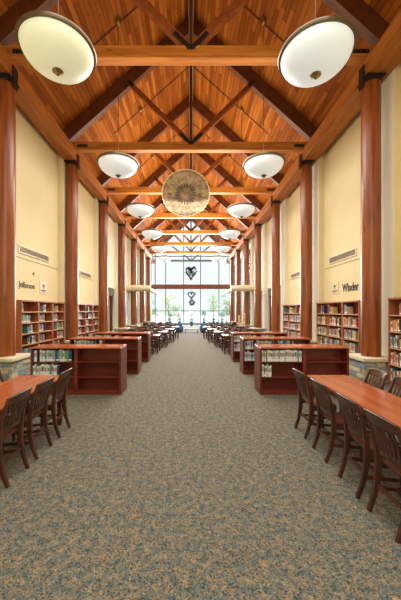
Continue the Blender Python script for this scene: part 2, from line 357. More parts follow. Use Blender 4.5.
# grey gable truss
g = empty('gable_truss', (0, YF-.3, 0), label='grey steel gable truss with a short bottom chord before the glass', cat='truss')
quick('bottom_chord', lambda m: m.box(-2.6, 2.7, -.07, .07, 8.02, 8.25, M['grey']), g)
for sx in (-1, 1):
    quick('diagonal_brace', lambda m: m.bar((sx*.05, 0, 8.2), (sx*3.1, 0, 10.5), .12, .16, M['grey']), g)
    quick('sloping_chord', lambda m: m.bar((sx*4.9, 0, roofz(4.9)-.15), (0, 0, roofz(0)-.15), .12, .2, M['grey']), g)
quick('center_post', lambda m: m.box(-.05, .05, -.06, .06, 8.2, roofz(0)-.2, M['grey']), g)

# ------------------------------------------------------------------ columns
def stone_block(mb, hw, z0, z1, rnd):
    mb.box(-hw+.03, hw-.03, -hw+.03, hw-.03, z0, z1, M['mort'])
    z = z0
    while z < z1-.02:
        h = min(rnd.choice((.055, .08, .11)), z1-z)
        for face in range(4):
            a = -hw
            while a < hw-.01:
                l = rnd.uniform(.14, .38); b = min(a+l, hw)
                if hw-b < .08: b = hw
                mt = rnd.choice((M['st1'], M['st2'], M['st2'], M['st2'], M['st3'], M['st4'], M['st1']))
                rot = Matrix.Rotation(face*math.pi/2, 4, 'Z'); e = rnd.uniform(-.012, .012)
                mb.box(a+.004, b-.004, -hw+e, -hw+.06, z+.004, z+h-.004, mt, rot)
                a = b
        z += h
SIDEW = {-1: 'left', 1: 'right'}
for sx in (-1, 1):
    for n in range(7):
        t = empty('timber_column', (4.62 if sx > 0 else -4.76, cy(n), 0), label='%s round red timber column from the camera on the %s side' % (ORD[n], SIDEW[sx]), cat='column', group='round timber columns along the nave')
        if n == 0: t['label'] = 'thick round red timber column nearest the camera, %s side' % SIDEW[sx]
        quick('shaft', lambda m: m.lathe([(.228, .60), (.228, 4), (.222, 7.68)], M['colw'], seg=40), t, smooth=True)
        quick('cap_plate', lambda m: (m.box(-.23, .23, -.23, .23, 7.64, 7.685, M['steel']), m.lathe([(.236, 7.54), (.236, 7.65)], M['steel'], seg=40), m.box(-.255, -.23, -.10, .10, 7.45, 8.0, M['steel']) if sx > 0 else m.box(.23, .255, -.10, .10, 7.45, 8.0, M['steel'])), t)
        p = quick('stone_pedestal', lambda m: stone_block(m, .42, 0, .52, random.Random(n*3+sx)), t)
        quick('pedestal_cap', lambda m: m.box(-.47, .47, -.47, .47, .52, .60, M['capst']), p, bevel=.012)
# eave beams
for sx in (-1, 1):
    for n in range(-2, 7):
        y0 = cy(n) if n > -2 else YN+.02; y1 = cy(n+1) if n < 6 else YF-.8
        if n == -1: pass
        where = 'over the bay before the first column' if n == -1 else 'behind the camera' if n == -2 else 'between the %s and %s columns' % (ORD[n], ORD[n+1]) if n < 6 else 'from the last column to the window'
        o = quick('eave_beam', lambda m: m.box(min(sx*(4.43 if sx > 0 else 4.54), sx*5.0), max(sx*(4.43 if sx > 0 else 4.54), sx*5.0), y0+.004, y1-.004, 7.69, 8.14, M['eave']), bevel=.015)
        tag(o, 'heavy orange timber eave beam on the %s, %s' % (SIDEW[sx], where), 'beam', 'timber eave beams')
# ------------------------------------------------------------------ trusses
def make_truss():
    t = empty('roof_truss')
    quick('tie_beam', lambda m: m.box(-4.95, 4.95, -.12, .12, 8.15, 8.47, M['tie']), t, bevel=.012)
    for sx in (-1, 1):
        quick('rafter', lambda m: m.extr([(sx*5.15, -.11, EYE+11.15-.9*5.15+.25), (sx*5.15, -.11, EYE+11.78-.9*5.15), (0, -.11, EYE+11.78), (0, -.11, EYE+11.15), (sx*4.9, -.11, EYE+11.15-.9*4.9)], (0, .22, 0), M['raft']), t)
        quick('web_brace', lambda m: m.bar((sx*.10, 0, 8.52), (sx*2.5, 0, EYE+9.15), .17, .19, M['web']), t, bevel=.01)
        quick('strut_plate', lambda m: m.bar((sx*.03, -.125, 8.40), (sx*.42, -.125, 8.79), .02, .10, M['steel']), t)
        quick('brace_end_plate', lambda m: m.bar((sx*2.30, -.10, EYE+8.95), (sx*2.52, -.10, EYE+9.16), .03, .13, M['steel']), t)
        pl = quick('end_strap', lambda m: m.box(sx*4.3-.2, sx*4.3+.2, -.135, -.119, 8.26, 8.36, M['steel']), t)
        quick('bolt_heads', lambda m: [m.lathe([(.028, -.155), (.028, -.13)], M['bolt'], (sx*4.3+dx, 0, 8.31), 8, 'y') for dx in (-.13, 0, .13)], pl)
    quick('king_rod', lambda m: (m.box(-.035, .035, -.05, .05, 8.47, EYE+11.2, M['rod']), m.tube([(-.045, -.07, 8.47), (-.045, -.07, EYE+11.1)], .016, M['brass']), m.tube([(.045, -.07, 8.47), (.045, -.07, EYE+11.1)], .016, M['brass'])), t)
    quick('center_bracket', lambda m: (m.box(-.10, .10, -.14, -.12, 8.36, 8.47, M['steel']), [m.lathe([(.022, -.155), (.022, -.138)], M['bolt'], (dx, 0, 8.41), 8, 'y') for dx in (-.05, .05)]), t)
    return t
tr = make_truss()
for i, n in enumerate(range(-1, 7)):
    o = tr if i == 0 else copy_tree(tr)
    o.location = (0, cy(n), 0)
    tag(o, 'timber roof truss overhead, just behind the top of the picture' if n < 0 else '%s timber roof truss from the camera with V shaped braces' % ORD[n], 'truss', 'timber roof trusses')
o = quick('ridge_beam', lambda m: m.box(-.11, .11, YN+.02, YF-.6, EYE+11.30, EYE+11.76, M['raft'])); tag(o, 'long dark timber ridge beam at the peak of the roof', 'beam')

# ------------------------------------------------------------------ pendants
PX, PZ, PR = 2.4, EYE+4.86, .68
def make_pendant(bowl):
    t = empty('bowl_pendant')   # origin at rim centre
    prof = []
    for k in range(15):
        a = math.pi/2*k/14; prof.append((max(.045, (PR-.05)*math.cos(a)), -.40*math.sin(a)))
    inner = [(r*.96, z*.94) for r, z in reversed(prof)]
    quick('glass_bowl', lambda m: m.lathe(prof, bowl, seg=48, cap=False), t, smooth=True)
    quick('rim_ring', lambda m: m.lathe([(PR-.06, -.035), (PR-.01, -.03), (PR, 0), (PR-.015, .03), (PR-.06, .035), (PR-.07, 0), (PR-.06, -.035)], M['ring'], seg=48, cap=False), t, smooth=True)
    quick('finial', lambda m: m.lathe([(.095, -.385), (.10, -.405), (.075, -.42), (.045, -.43), (.05, -.445), (.03, -.465), (.008, -.48)], M['brass'], seg=20), t, smooth=True)
    ztop = EYE+11.75-.9*PX-PZ
    quick('hanging_rod', lambda m: m.tube([(0, 0, -.38), (0, 0, ztop-.05)], .009, M['rod']), t)
    for k in range(3):
        a = 2*math.pi*k/3+.4
        quick('support_arm', lambda m: m.tube([(math.cos(a)*(PR-.05), math.sin(a)*(PR-.05), .02), (math.cos(a)*.3, math.sin(a)*.3, .12), (0, 0, .38)], .007, M['rod'], 6), t)
    quick('ceiling_canopy', lambda m: m.lathe([(.02, ztop-.16), (.06, ztop-.13), (.085, ztop-.06), (.09, ztop+.05)], M['brass'], seg=16), t, smooth=True)
    return t
pn = make_pendant(M['bowl']); pw = make_pendant(M['bowly'])
ppos = [(5.25, 1), (9.4, 1), (13.5, 1), (17.6, 1), (21.7, 1), (25.8, 1)]
for i, (y, _) in enumerate(ppos):
    for sx in (-1, 1):
        if i == 0: o = pw if sx < 0 else pn
        else: o = copy_tree(pn)
        o.location = ((-2.45 if sx < 0 else 2.33) if i == 0 else sx*PX, y+(.08 if i == 0 and sx > 0 else 0), PZ-(.05 if i == 0 else 0))
        lab = ('large white glass bowl pendant nearest the camera on the %s' % SIDEW[sx]) if i == 0 else '%s white glass bowl pendant from the camera in the %s row' % (ORD[i], SIDEW[sx])
        if i == 0 and sx < 0: lab = 'large yellowish glass bowl pendant nearest the camera on the left'
        tag(o, lab, 'pendant lamp', 'glass bowl pendant lamps')
# conduits along the roof slope feeding the pendants
for i, y in enumerate((9.4, 13.5, 17.6)):
    for sx in (-1, 1):
        o = quick('conduit', lambda m: m.tube([(sx*.12, y+.12, roofz(.12)-.03), (sx*3.7, y+.12, roofz(3.7)-.03)], .016, M['rod'], 6))
        tag(o, 'thin dark conduit running down the %s roof slope, %s from the camera' % (SIDEW[sx], ORD[i]), 'conduit', 'roof conduits')

# ------------------------------------------------------------------ woven basket
bk = empty('woven_basket', (-.27, 15.02, EYE+6.17), label='big round woven brown basket hung against the third truss', cat='basket')
BR = 1.27
def basket(m):
    seg = 72; prof = [(.0, .10), (.12, .10), (.30, .09), (.55, .05), (.8, -.03), (1.0, -.10), (1.12, -.14), (1.2, -.13)]
    vs = []
    for r, h in prof:
        for k in range(seg):
            a = 2*math.pi*k/seg; sc = 1+.006*math.cos(18*a)*(r/1.2)
            vs.append((r*sc*math.cos(a), -.0 + h, r*sc*math.sin(a)))
    vs2 = [(x, y+.03, z) for x, y, z in vs]; n = len(vs); fs = []
    for i in range(len(prof)-1):
        for k in range(seg):
            a, b, c, d = i*seg+k, i*seg+(k+1) % seg, (i+1)*seg+(k+1) % seg, (i+1)*seg+k
            fs.append((a, b, c, d)); fs.append((n+d, n+c, n+b, n+a))
    m.add(vs+vs2, fs, M['bwT'])
quick('woven_bowl', basket, bk, smooth=True)
def rim(m):
    for k in range(36):
        a0, a1 = 2*math.pi*k/36, 2*math.pi*(k+1)/36
        pts = []
        for j in range(5):
            a = a0+(a1-a0)*j/4; r = 1.205+.05*math.sin(math.pi*j/4); pts.append((r*math.cos(a), -.125, r*math.sin(a)))
        m.tube(pts, .028, M['bwR'], 6)
quick('scalloped_rim', rim, bk, smooth=True)
def petals(m):
    for k in range(20):
        a = 2*math.pi*(k+.5)/20
        c, s_ = math.cos(a), math.sin(a)
        for (r0, r1, w) in ((.28, .56, .042),):
            P = [(r0, 0), ((r0+r1)/2, w), (r1, w*.7), (r1+.03, 0), (r1, -w*.5), ((r0+r1)/2, -w)]
            m.extr([(r*c-q*s_, .045, r*s_+q*c) for r, q in P], (0, -.02, 0), M['bwD'])
    for k in range(24):
        a = 2*math.pi*(k)/24; c, s_ = math.cos(a), math.sin(a)
        m.bar((.62*c, .03, .62*s_), (.98*c, -.105, .98*s_), .02, .012, M['bwD'], up=(c, .0, s_))
quick('dark_petal_pattern', petals, bk)
quick('center_boss', lambda m: m.lathe([(.20, .08), (.19, .05), (.10, .045), (.02, .05)], M['bwT'], (0, 0, 0), 28, 'y'), bk, smooth=True)
for sx in (-.9, .9):
    quick('hanging_hook', lambda m: m.tube([(sx, -.05, .60), (sx, .05, .68), (sx, .43, .42)], .015, M['steel'], 6), bk)
for a, b in ((-.62, -.05), (.55, -.12)):
    quick('side_handle', lambda m: m.lathe([(.08, -.02), (.06, -.06), (.01, -.07)], M['bwD'], (a*1.35, 0, b), 16, 'y'), bk, smooth=True)

# ------------------------------------------------------------------ wall things (vents, signs, lettering)
def pw_(px, py, sx):        # pixel on the wall -> (Y, Z)
    Y = WALL*F/abs(px-VX); return Y, EYE+(VY-py)*Y/F
vents = [(-1, 8.62, 10.36, 3.55, 3.72, 'left', 'nearest'), (1, 8.98, 10.66, 3.53, 3.71, 'right', 'nearest'), (-1, 13.3, 14.7, 3.45, 3.62, 'left', 'second'), (1, 13.5, 14.8, 3.45, 3.62, 'right', 'second')]
for sx, y0, y1, z0, z1, sd, wh in vents:
    t = empty('wall_vent', (sx*WALL, (y0+y1)/2, z0), label='long slatted air vent high on the %s wall, %s bay' % (sd, wh), cat='vent', group='long slatted wall vents')
    h = (y1-y0)/2; H = z1-z0
    quick('backing', lambda m: m.box(min(0, -sx*.01), max(0, -sx*.01), -h, h, 0, H, M['ventd']), t)
    def fr(m):
        for b in ((-h-.04, h+.04, -.035, 0), (-h-.04, h+.04, H, H+.035), (-h-.04, -h, 0, H), (h, h+.04, 0, H)): m.box(min(0, -sx*.03), max(0, -sx*.03), *b, M['ventf'])
    quick('frame', fr, t)
    quick('slats', lambda m: [m.box(min(-sx*.008, -sx*.022), max(-sx*.008, -sx*.022), -h, h, H*k/5+.006, H*k/5+.022, M['vent']) for k in range(5)], t)

def text_mesh(s, size, m, name, extr=.006, bold=.0, shear=0):
    cu = bpy.data.curves.new('txt', 'FONT'); cu.body = s; cu.size = size; cu.extrude = extr; cu.offset = bold; cu.align_x = 'CENTER'; cu.shear = shear
    o = bpy.data.objects.new('txt', cu); COL.objects.link(o); bpy.context.view_layer.update()
    me = bpy.data.meshes.new_from_object(o.evaluated_get(bpy.context.evaluated_depsgraph_get())); bpy.data.objects.remove(o); bpy.data.curves.remove(cu)
    me.materials.clear(); me.materials.append(m); me.name = name
    q = bpy.data.objects.new(name, me); COL.objects.link(q); return q
def wall_text(s, sx, yc, zb, width, height, m, name, label, bold):
    q = text_mesh(s, 1, m, name, .01, bold)
    xs_ = [v.co.x for v in q.data.vertices]; ys = [v.co.y for v in q.data.vertices]
    w = max(xs_)-min(xs_); h = max(ys)-min(ys); y0 = min(ys)
    x0 = min(xs_)
    for v in q.data.vertices:
        v.co.x = (v.co.x-x0)/w*width - width/2; v.co.y = (v.co.y-y0)/h*height; v.co.z = v.co.z*.6+.004
    q.location = (sx*(WALL-.006), yc, zb)
    q.rotation_euler = (R(90), 0, R(90) if sx < 0 else R(-90))
    tag(q, label, 'lettering'); return q
wall_text('Jefferson', -1, 9.02, 2.42, .88, .24, M['inkg'], 'wall_lettering', 'olive lettering reading Jefferson on the left wall above the bookcases', .012)
wall_text('Winder', 1, 9.3, 2.40, .95, .27, M['ink'], 'wall_lettering', 'dark lettering reading Winder on the right wall above the bookcases', .012)
def sign(sx, yc, z0, w, h, base, lab):
    t = empty('wall_sign', (sx*WALL, yc, z0), label=lab, cat='sign')
    X = lambda a, b: (min(-sx*a, -sx*b), max(-sx*a, -sx*b))
    quick('card', lambda m: m.box(*X(0, .02), -w/2, w/2, 0, h, base), t)
    def emb(m):
        m.lathe([(.05, 0), (.05, -sx*.006)], M['em'], (-sx*.02, 0, h*.66), 10, 'x')
        m.box(*X(.02, .026), -.012, .012, h*.40, h*.6, M['em'])
        for k in (-1, 1): m.bar((-sx*.023, 0, h*.52), (-sx*.023, k*.09, h*.72), .006, .022, M['em'], up=(1, 0, 0))
    quick('emblem', emb, t)
    quick('print_lines', lambda m: (m.box(*X(.02, .024), -w*.36, w*.36, h*.22, h*.31, M['ink']), m.box(*X(.02, .024), -w*.25, w*.25, h*.12, h*.16, M['ink'])), t)
sign(-1, 10.02, 2.36, .46, .42, M['card'], 'small white square sign with green emblem on the left wall')
sign(1, 10.27, 2.36, .52, .43, M['cardy'], 'cream square sign with dark emblem on the right wall')
# small wall device
for sx, y, z in ((-1, 9.4, 2.98),):
    o = quick('wall_sensor', lambda m: m.lathe([(.05, 0), (.045, .03), (.02, .04)], M['groove'], (sx*WALL, y, z), 12, 'x')); tag(o, 'tiny round tan sensor on the left wall above the lettering', 'sensor')

# ------------------------------------------------------------------ bookcases and books
BOOKS = []       # (depth, x, y, z, w, d, h, rot, colour, label, group, lean)
def plan_row(origin, axis, length, depthdir, z, hmax, fill, palette, desc, group, dist, hmin=.19, dep=.17, wmin=.018, wmax=.045, start=0):
    """axis: unit vector along the row (left to right for the viewer); depthdir: unit vector into the shelf"""
    a = start; k = 0
    while a < start+length*fill and a < length-.05:
        w = random.uniform(wmin, wmax)
        if random.random() < .05: a += random.uniform(.02, .10)
        if a+w > length-.012: break
        c = random.choice(palette); h = random.uniform(hmin, hmax)
        BOOKS.append((dist, Vector(origin)+Vector(axis)*(a+w/2), Vector(axis), Vector(depthdir), z, w-.002, dep*random.uniform(.88, 1), h, c, k, desc, group))
        a += w; k += 1
def low_case(x0, x1, y0, lab, rows):
    t = empty('low_bookcase', ((x0+x1)/2, y0+.27, 0), label=lab, cat='bookcase', group='low double-sided cherry bookcases')
    h = (x1-x0)/2; d = .265; H = .996
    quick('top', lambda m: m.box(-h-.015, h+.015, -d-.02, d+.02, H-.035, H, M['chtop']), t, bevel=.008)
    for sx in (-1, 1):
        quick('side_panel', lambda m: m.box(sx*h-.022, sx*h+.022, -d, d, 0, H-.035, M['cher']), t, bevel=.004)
    quick('center_divider', lambda m: m.box(-.035, .035, -d+.002, d-.002, .1, H-.035, M['cher']), t)
    quick('back_panel', lambda m: m.box(-h+.02, h-.02, -.012, .012, .1, H-.035, M['cher']), t)
    quick('plinth', lambda m: m.box(-h+.02, h-.02, -d+.012, d-.012, 0, .078, M['cher']), t)
    for z in (.10, .37, .69):
        for s2 in (-1, 1):
            for c in (-1, 1):
                a, b = (.035, h-.022) if c > 0 else (-h+.022, -.035)
                quick('shelf', lambda m: m.box(a, b, min(s2*.012, s2*(d-.01)), max(s2*.012, s2*(d-.01)), z-.022, z, M['cher']), t)
    return t
PAL_LOW = ['white', 'white', 'white', 'white', 'pale blue', 'pale blue', 'grey', 'teal', 'white', 'green', 'navy']
PAL_WL = ['black', 'grey', 'navy', 'brown', 'green', 'cream', 'red', 'teal', 'grey']
PAL_WR = ['white', 'grey', 'navy', 'teal', 'brown', 'cream', 'red', 'orange', 'pale blue', 'black', 'yellow']
lowY = [5.94, 7.86, 9.75]; NEAR = ['nearest', 'second', 'third']
for i, y in enumerate(lowY):
    for sx in (-1, 1):
        x0, x1 = (-3.33, -1.48) if sx < 0 else (1.46, 3.28)
        low_case(x0, x1, y, '%s low cherry double-sided bookcase on the %s of the aisle' % (NEAR[i], SIDEW[sx]), None)
        xm = (x0+x1)/2
        cn = '%s %s low case' % (NEAR[i], SIDEW[sx])
        if sx < 0:
            spec = [(x0+.022, .69, 1.0, 'top'), (x0+.022, .37, .62 if i == 0 else .8, 'middle')]
            if i: spec = spec[:2]
        else:
            spec = [(x0+.022, .69, 1.0, 'top'), (x0+.022, .37, .22 if i == 0 else .9, 'middle')]
            if i: spec.append((xm+.035, .69, .5, 'top'))
        for xo, z, fill, sn in spec:
            side_n = 'right half' if xo > xm else 'left half'
            plan_row((xo, y+.02, 0), (1, 0, 0), .86, (0, 1, 0), z, .255 if z > .5 else .275, fill, PAL_LOW, '%s shelf of %s, %s' % (sn, cn, side_n), 'books in the %s' % cn, y, hmin=.215, dep=.19, wmin=.022, wmax=.042)
def wall_case(sx, xf, yc, lab, H, nsh):
    """unit .93 wide; local origin at the floor under the middle of the front face"""
    t = empty('wall_bookcase', (sx*xf, yc, 0), label=lab, cat='bookcase', group='tall wall bookcases')
    hw = .465; d = .29
    X = lambda a, b: (min(sx*a, sx*b), max(sx*a, sx*b))
    for s2 in (-1, 1): quick('side_panel', lambda m: m.box(*X(0, d), s2*(hw-.015)-.014, s2*(hw-.015)+.014, 0, H, M['wcase']), t)
    quick('back_panel', lambda m: m.box(*X(d-.012, d), -hw+.02, hw-.02, 0, H, M['wcaseb']), t)
    quick('top', lambda m: m.box(*X(-.012, d), -hw, hw, H, H+.04, M['wcase']), t)
    quick('plinth', lambda m: m.box(*X(.02, d), -hw+.02, hw-.02, 0, .09, M['wcase']), t)
    pitch = (H-.09)/nsh
    for k in range(nsh):
        z = .09+pitch*k
        quick('shelf', lambda m: (m.box(*X(.006, d-.012), -hw+.03, hw-.03, z-.0, z+.022, M['wcase']), m.box(*X(0, .008), -hw+.03, hw-.03, z-.004, z+.026, M['shelf'])), t)
    return pitch
UN = ['near', 'middle', 'far']
def bay(sx, xf, yc, H, nsh, bayname, units=3, y_units=None, fill=(.5, .9), pal=PAL_WR):
    for u in range(units):
        y = yc+(u-(units-1)/2)*.93
        un = UN[u] if units == 3 else 'single'
        nm = '%s unit of %s %s wall bookcases' % (un, bayname, SIDEW[sx])
        p = wall_case(sx, xf, y, 'tall reddish wood bookcase, ' + nm if units == 3 else 'tall reddish wood bookcase at the right edge beside the near column', H, nsh)
        for k in range(nsh):
            z = .09+p*k+.023; top = (k == nsh-1)
            lvl = 'top' if top else ['bottom', 'second', 'third', 'fourth', 'fifth', 'sixth'][k]
            if lvl not in ('top', 'bottom'): lvl += ' lowest'
            f = random.uniform(*fill)*(.28 if top else 1)
            dd = '%s shelf, %s' % (lvl, 'near right-edge bookcase' if units == 1 else '%s %s unit, %s bay' % (un, SIDEW[sx], bayname))
            hm = min(p-.07, .30)
            if sx > 0: org, ax = (xf+.02, y+.43, 0), (0, -1, 0)     # viewer faces +x: left = +y
            else: org, ax = (-xf-.02, y-.43, 0), (0, 1, 0)
            st = random.choice((0, .0, .3)) if f < .6 else 0
            plan_row(org, ax, .86, (sx, 0, 0), z, hm, f, pal, dd, 'books in the %s %s wall cases' % (bayname if units == 3 else 'nearest', SIDEW[sx]), y, hmin=hm*.72, dep=.2, start=st)
bay(1, 4.72, 6.36, 2.02, 5, 'closest', units=1, fill=(.75, .95), pal=PAL_WR+['red', 'white'])
bay(-1, 4.85, 9.55, 2.03, 6, 'first', fill=(.3, .6), pal=PAL_WL)
bay(1, 4.85, 9.62, 2.02, 5, 'first', fill=(.7, 1.0))
bay(-1, 4.85, 13.62, 2.03, 6, 'second', fill=(.3, .55), pal=PAL_WL)
bay(1, 4.85, 13.62, 2.02, 5, 'second', fill=(.7, 1.0))
BOOKS.sort(key=lambda b: b[0])
NUM = ['first', 'second', 'third', 'fourth', 'fifth', 'sixth', 'seventh', 'eighth', 'ninth', 'tenth'] + ['%s' % s for s in ('eleventh twelfth thirteenth fourteenth fifteenth sixteenth seventeenth eighteenth nineteenth twentieth').split()] + ['twenty-' + s for s in 'first second third fourth fifth sixth seventh eighth ninth'.split()] + ['thirtieth'] + ['thirty-' + s for s in 'first second third fourth fifth sixth seventh eighth ninth'.split()]
def book_geo(m, b, local):
    dist, p, ax, dd, z, w, d, h, c, k, desc, grp = b
    o = Vector((0, 0, 0)) if local else p+Vector((0, 0, z))
    def bx(a0, a1, d0, d1, z0, z1, mt):
        vs = [o+ax*a+dd*q+Vector((0, 0, zz)) for zz in (z0, z1) for q in (d0, d1) for a in (a0, a1)]
        m.add(vs, [(0, 2, 3, 1), (4, 5, 7, 6), (0, 1, 5, 4), (2, 6, 7, 3), (0, 4, 6, 2), (1, 3, 7, 5)], mt)
    t = .003
    bx(-w/2, w/2, 0, t, 0, h, BM[c]); bx(-w/2, -w/2+t, t, d, 0, h, BM[c]); bx(w/2-t, w/2, t, d, 0, h, BM[c])
    bx(-w/2+t, w/2-t, t, d-.005, .003, h-.004, M['page'])
    if (k*7) % 3 != 0: bx(-w/2+.001, w/2-.001, -.0008, 0, .02, .05, M['tag'])
    if c in ('white', 'cream', 'pale blue', 'grey'):
        bx(-w/2+.004, w/2-.004, -.0008, 0, h*.45, h*.80, BM[('green', 'navy', 'red', 'teal', 'orange')[k % 5]])
NB = 290
for b in BOOKS[:NB]:
    m = MB(); book_geo(m, b, True); o = m.build('book'); o.location = b[1]+Vector((0, 0, b[4]+.0015))
    tag(o, '%s book, %s on %s' % (b[8], NUM[b[9]], b[10]), 'book', b[11])
m = MB()
for b in BOOKS[NB:]: book_geo(m, b, False)
if len(BOOKS) > NB:
    o = m.build('distant_books'); tag(o, 'rows of small mixed books on the farther wall bookcases', 'books', kind='stuff')

# ------------------------------------------------------------------ reading tables and chairs
def table(name, xc, w, y0, y1, lab, group):
    t = empty(name, (xc, (y0+y1)/2, 0), label=lab, cat='table', group=group); l = (y1-y0)/2; h = w/2
    quick('table_top', lambda m: m.box(-h, h, -l, l, .715, .75, M['ttop']), t, bevel=.012)
    for sx in (-1, 1):
        for sy in (-1, 1): quick('leg', lambda m: m.ribbon([(sx*(h-.06), sy*(l-.06), 0), (sx*(h-.06), sy*(l-.06), .5), (sx*(h-.06), sy*(l-.06), .715)], [(.055, .055), (.065, .065), (.065, .065)], M['tleg']), t, bevel=.004)
        quick('apron', lambda m: m.box(sx*(h-.055)-.012, sx*(h-.055)+.012, -l+.1, l-.1, .635, .715, M['tleg']), t)
    for sy in (-1, 1): quick('apron', lambda m: m.box(-h+.09, h-.09, sy*(l-.055)-.012, sy*(l-.055)+.012, .635, .715, M['tleg']), t)
    return t
table('reading_table', 2.12, .62, 1.85, 4.47, 'long orange-brown wooden reading table in the right foreground', 'long reading tables')
table('reading_table', -2.31, .70, 1.85, 4.45, 'long orange-brown wooden reading table in the left foreground', 'long reading tables')

def make_chair():
    """faces +x; origin under the seat centre"""
    t = empty('library_chair')
    bl = lambda y: [(-.215, y*.93, 0), (-.165, y*.94, .14), (-.135, y*.95, .30), (-.128, y*.96, .44), (-.14, y*.97, .56), (-.175, y*.99, .72), (-.235, y, .885)]
    for s in (-1, 1):
        y = s*.182
        l = quick('back_leg', lambda m: m.ribbon(bl(y), [(.030, .034), (.032, .040), (.034, .052), (.034, .056), (.032, .046), (.030, .036), (.028, .028)], M['chair']), t, bevel=.005)
        quick('floor_glide', lambda m: m.lathe([(.010, -.0), (.010, .006)], M['glide'], (-.215, y*.93, 0), 8), l)
        quick('front_leg', lambda m: m.ribbon([(.205, s*.172, 0), (.200, s*.172, .2), (.195, s*.172, .43)], [(.028, .028), (.034, .034), (.040, .040)], M['chair']), t, bevel=.004)
        quick('side_stretcher', lambda m: m.bar((-.145, s*.173, .20), (.20, s*.172, .17), .018, .032, M['chair']), t)
        quick('side_rail', lambda m: m.bar((-.13, s*.172, .405), (.20, s*.168, .405), .018, .055, M['chair']), t)
    quick('cross_stretcher', lambda m: m.bar((.03, -.172, .185), (.03, .172, .185), .022, .03, M['chair'], up=(1, 0, 0)), t)
    quick('back_stretcher', lambda m: m.bar((-.150, -.172, .235), (-.150, .172, .235), .018, .035, M['chair'], up=(1, 0, 0)), t)
    quick('front_rail', lambda m: m.bar((.195, -.17, .405), (.195, .17, .405), .018, .05, M['chair'], up=(1, 0, 0)), t)
    def seat(m):
        nx, ny = 9, 9; top = []; bot = []
        for i in range(nx):
            for j in range(ny):
                u = i/(nx-1); v = j/(ny-1)*2-1
                x = -.115+.345*u; hw = .165+.032*u; y = v*hw
                x += -.015*(v*v) if u > .5 else 0
                dip = .010*(1-v*v)*math.sin(math.pi*min(1, u*1.05))
                top.append((x, y, .455-dip)); bot.append((x, y, .430))
        n = len(top); fs = []
        for i in range(nx-1):
            for j in range(ny-1):
                a = i*ny+j; fs.append((a, a+ny, a+ny+1, a+1)); fs.append((n+a, n+a+1, n+a+ny+1, n+a+ny))
        edge = [i*ny for i in range(nx)] + [(nx-1)*ny+j for j in range(1, ny)] + [i*ny+ny-1 for i in range(nx-2, -1, -1)] + [j for j in range(ny-2, 0, -1)]
        for q in range(len(edge)):
            a, b = edge[q], edge[(q+1) % len(edge)]; fs.append((a, b, n+b, n+a))
        m.add(top+bot, fs, M['seat'])
    quick('seat', seat, t, bevel=.006)
    def toprail(m):
        P = []; ws = []
        for k in range(11):
            v = k/10*2-1; P.append((-.228-.028*(1-v*v), v*.190, .852+.010*(1-v*v))); ws.append((.105-.02*v*v, .022))
        m.ribbon(P, ws, M['chair'], w_axis=(-.30, 0, .95))
    quick('top_rail', toprail, t, bevel=.006)
    quick('lower_back_rail', lambda m: m.ribbon([(-.136-.015*(1-(v/5-1)**2), (v/5-1)*.176, .545) for v in range(11)], (.042, .018), M['chair'], w_axis=(-.15, 0, 1)), t)
    for k in range(6):
        y = -.125+.05*k; v = y/.18; bow = 1-v*v
        quick('back_slat', lambda m: m.ribbon([(-.138-.015*bow, y*.96, .555), (-.166-.018*bow, y*.98, .68), (-.212-.026*bow, y, .81)], (.022, .011), M['chair']), t)
    return t
ch = make_chair(); first = True
def put(x, y, rz, lab, grp):
    global first
    o = ch if first else copy_tree(ch); first = False
    o.location = (x, y, 0); o.rotation_euler.z = rz; tag(o, lab, 'chair', grp)
    return o
G1 = 'dark slatted wooden library chairs at the long tables'
for i, y in enumerate((2.33, 2.83, 3.465, 4.09)):
    put(1.775, y, R(random.uniform(-3, 3)), '%s dark slatted wooden chair from the front along the right table aisle side' % ORD[i], G1)
for i, y in enumerate((3.0, 3.53, 4.1)):
    put(-2.03, y, R(180+random.uniform(-3, 3)), '%s dark slatted wooden chair from the front along the left table aisle side' % ORD[i], G1)
put(2.42, 4.05, R(180), 'dark slatted wooden chair on the far side of the right table by the pedestal', G1)
put(2.42, 3.53, R(180), 'dark slatted wooden chair beyond the right table, cut by the picture edge', G1)
put(-2.60, 4.02, R(0), 'dark slatted wooden chair on the wall side of the left table', G1)

# study tables farther back
def desk(xa, xb, y0, y1, lab):
    t = empty('study_table', ((xa+xb)/2, (y0+y1)/2, 0), label=lab, cat='table', group='study tables in the middle of the nave'); h = (xb-xa)/2; l = (y1-y0)/2
    quick('table_top', lambda m: m.box(-h, h, -l, l, .715, .75, M['dtop']), t, bevel=.008)
    for sx in (-1, 1):
        for sy in (-1, 1): quick('leg', lambda m: m.box(sx*(h-.05)-.025, sx*(h-.05)+.025, sy*(l-.05)-.025, sy*(l-.05)+.025, 0, .715, M['chair']), t)
    quick('apron', lambda m: m.box(-h+.08, h-.08, -l+.05, l-.05, .65, .715, M['tleg']), t)
dk = [(11.6, 1.32), (13.6, 1.15), (15.7, .95), (17.9, .78)]
G2 = 'dark wooden chairs at the study tables'
for i, (y, xi) in enumerate(dk):
    for sx in (-1, 1):
        a, b = sorted((sx*xi, sx*3.3))
        desk(a, b, y, y+.9, '%s study table beyond the low bookcases on the %s' % (ORD[i], SIDEW[sx]))
        for j, off in enumerate((.38, 1.0, 1.6)):
            x = sx*(xi+off)
            put(x, y-.08, R(90), 'dark chair facing away at %s %s study table, %s from aisle' % (ORD[i], SIDEW[sx], ORD[j]), G2)
            put(x, y+.98, R(-90), 'dark chair on the window side of %s %s study table, %s from aisle' % (ORD[i], SIDEW[sx], ORD[j]), G2)

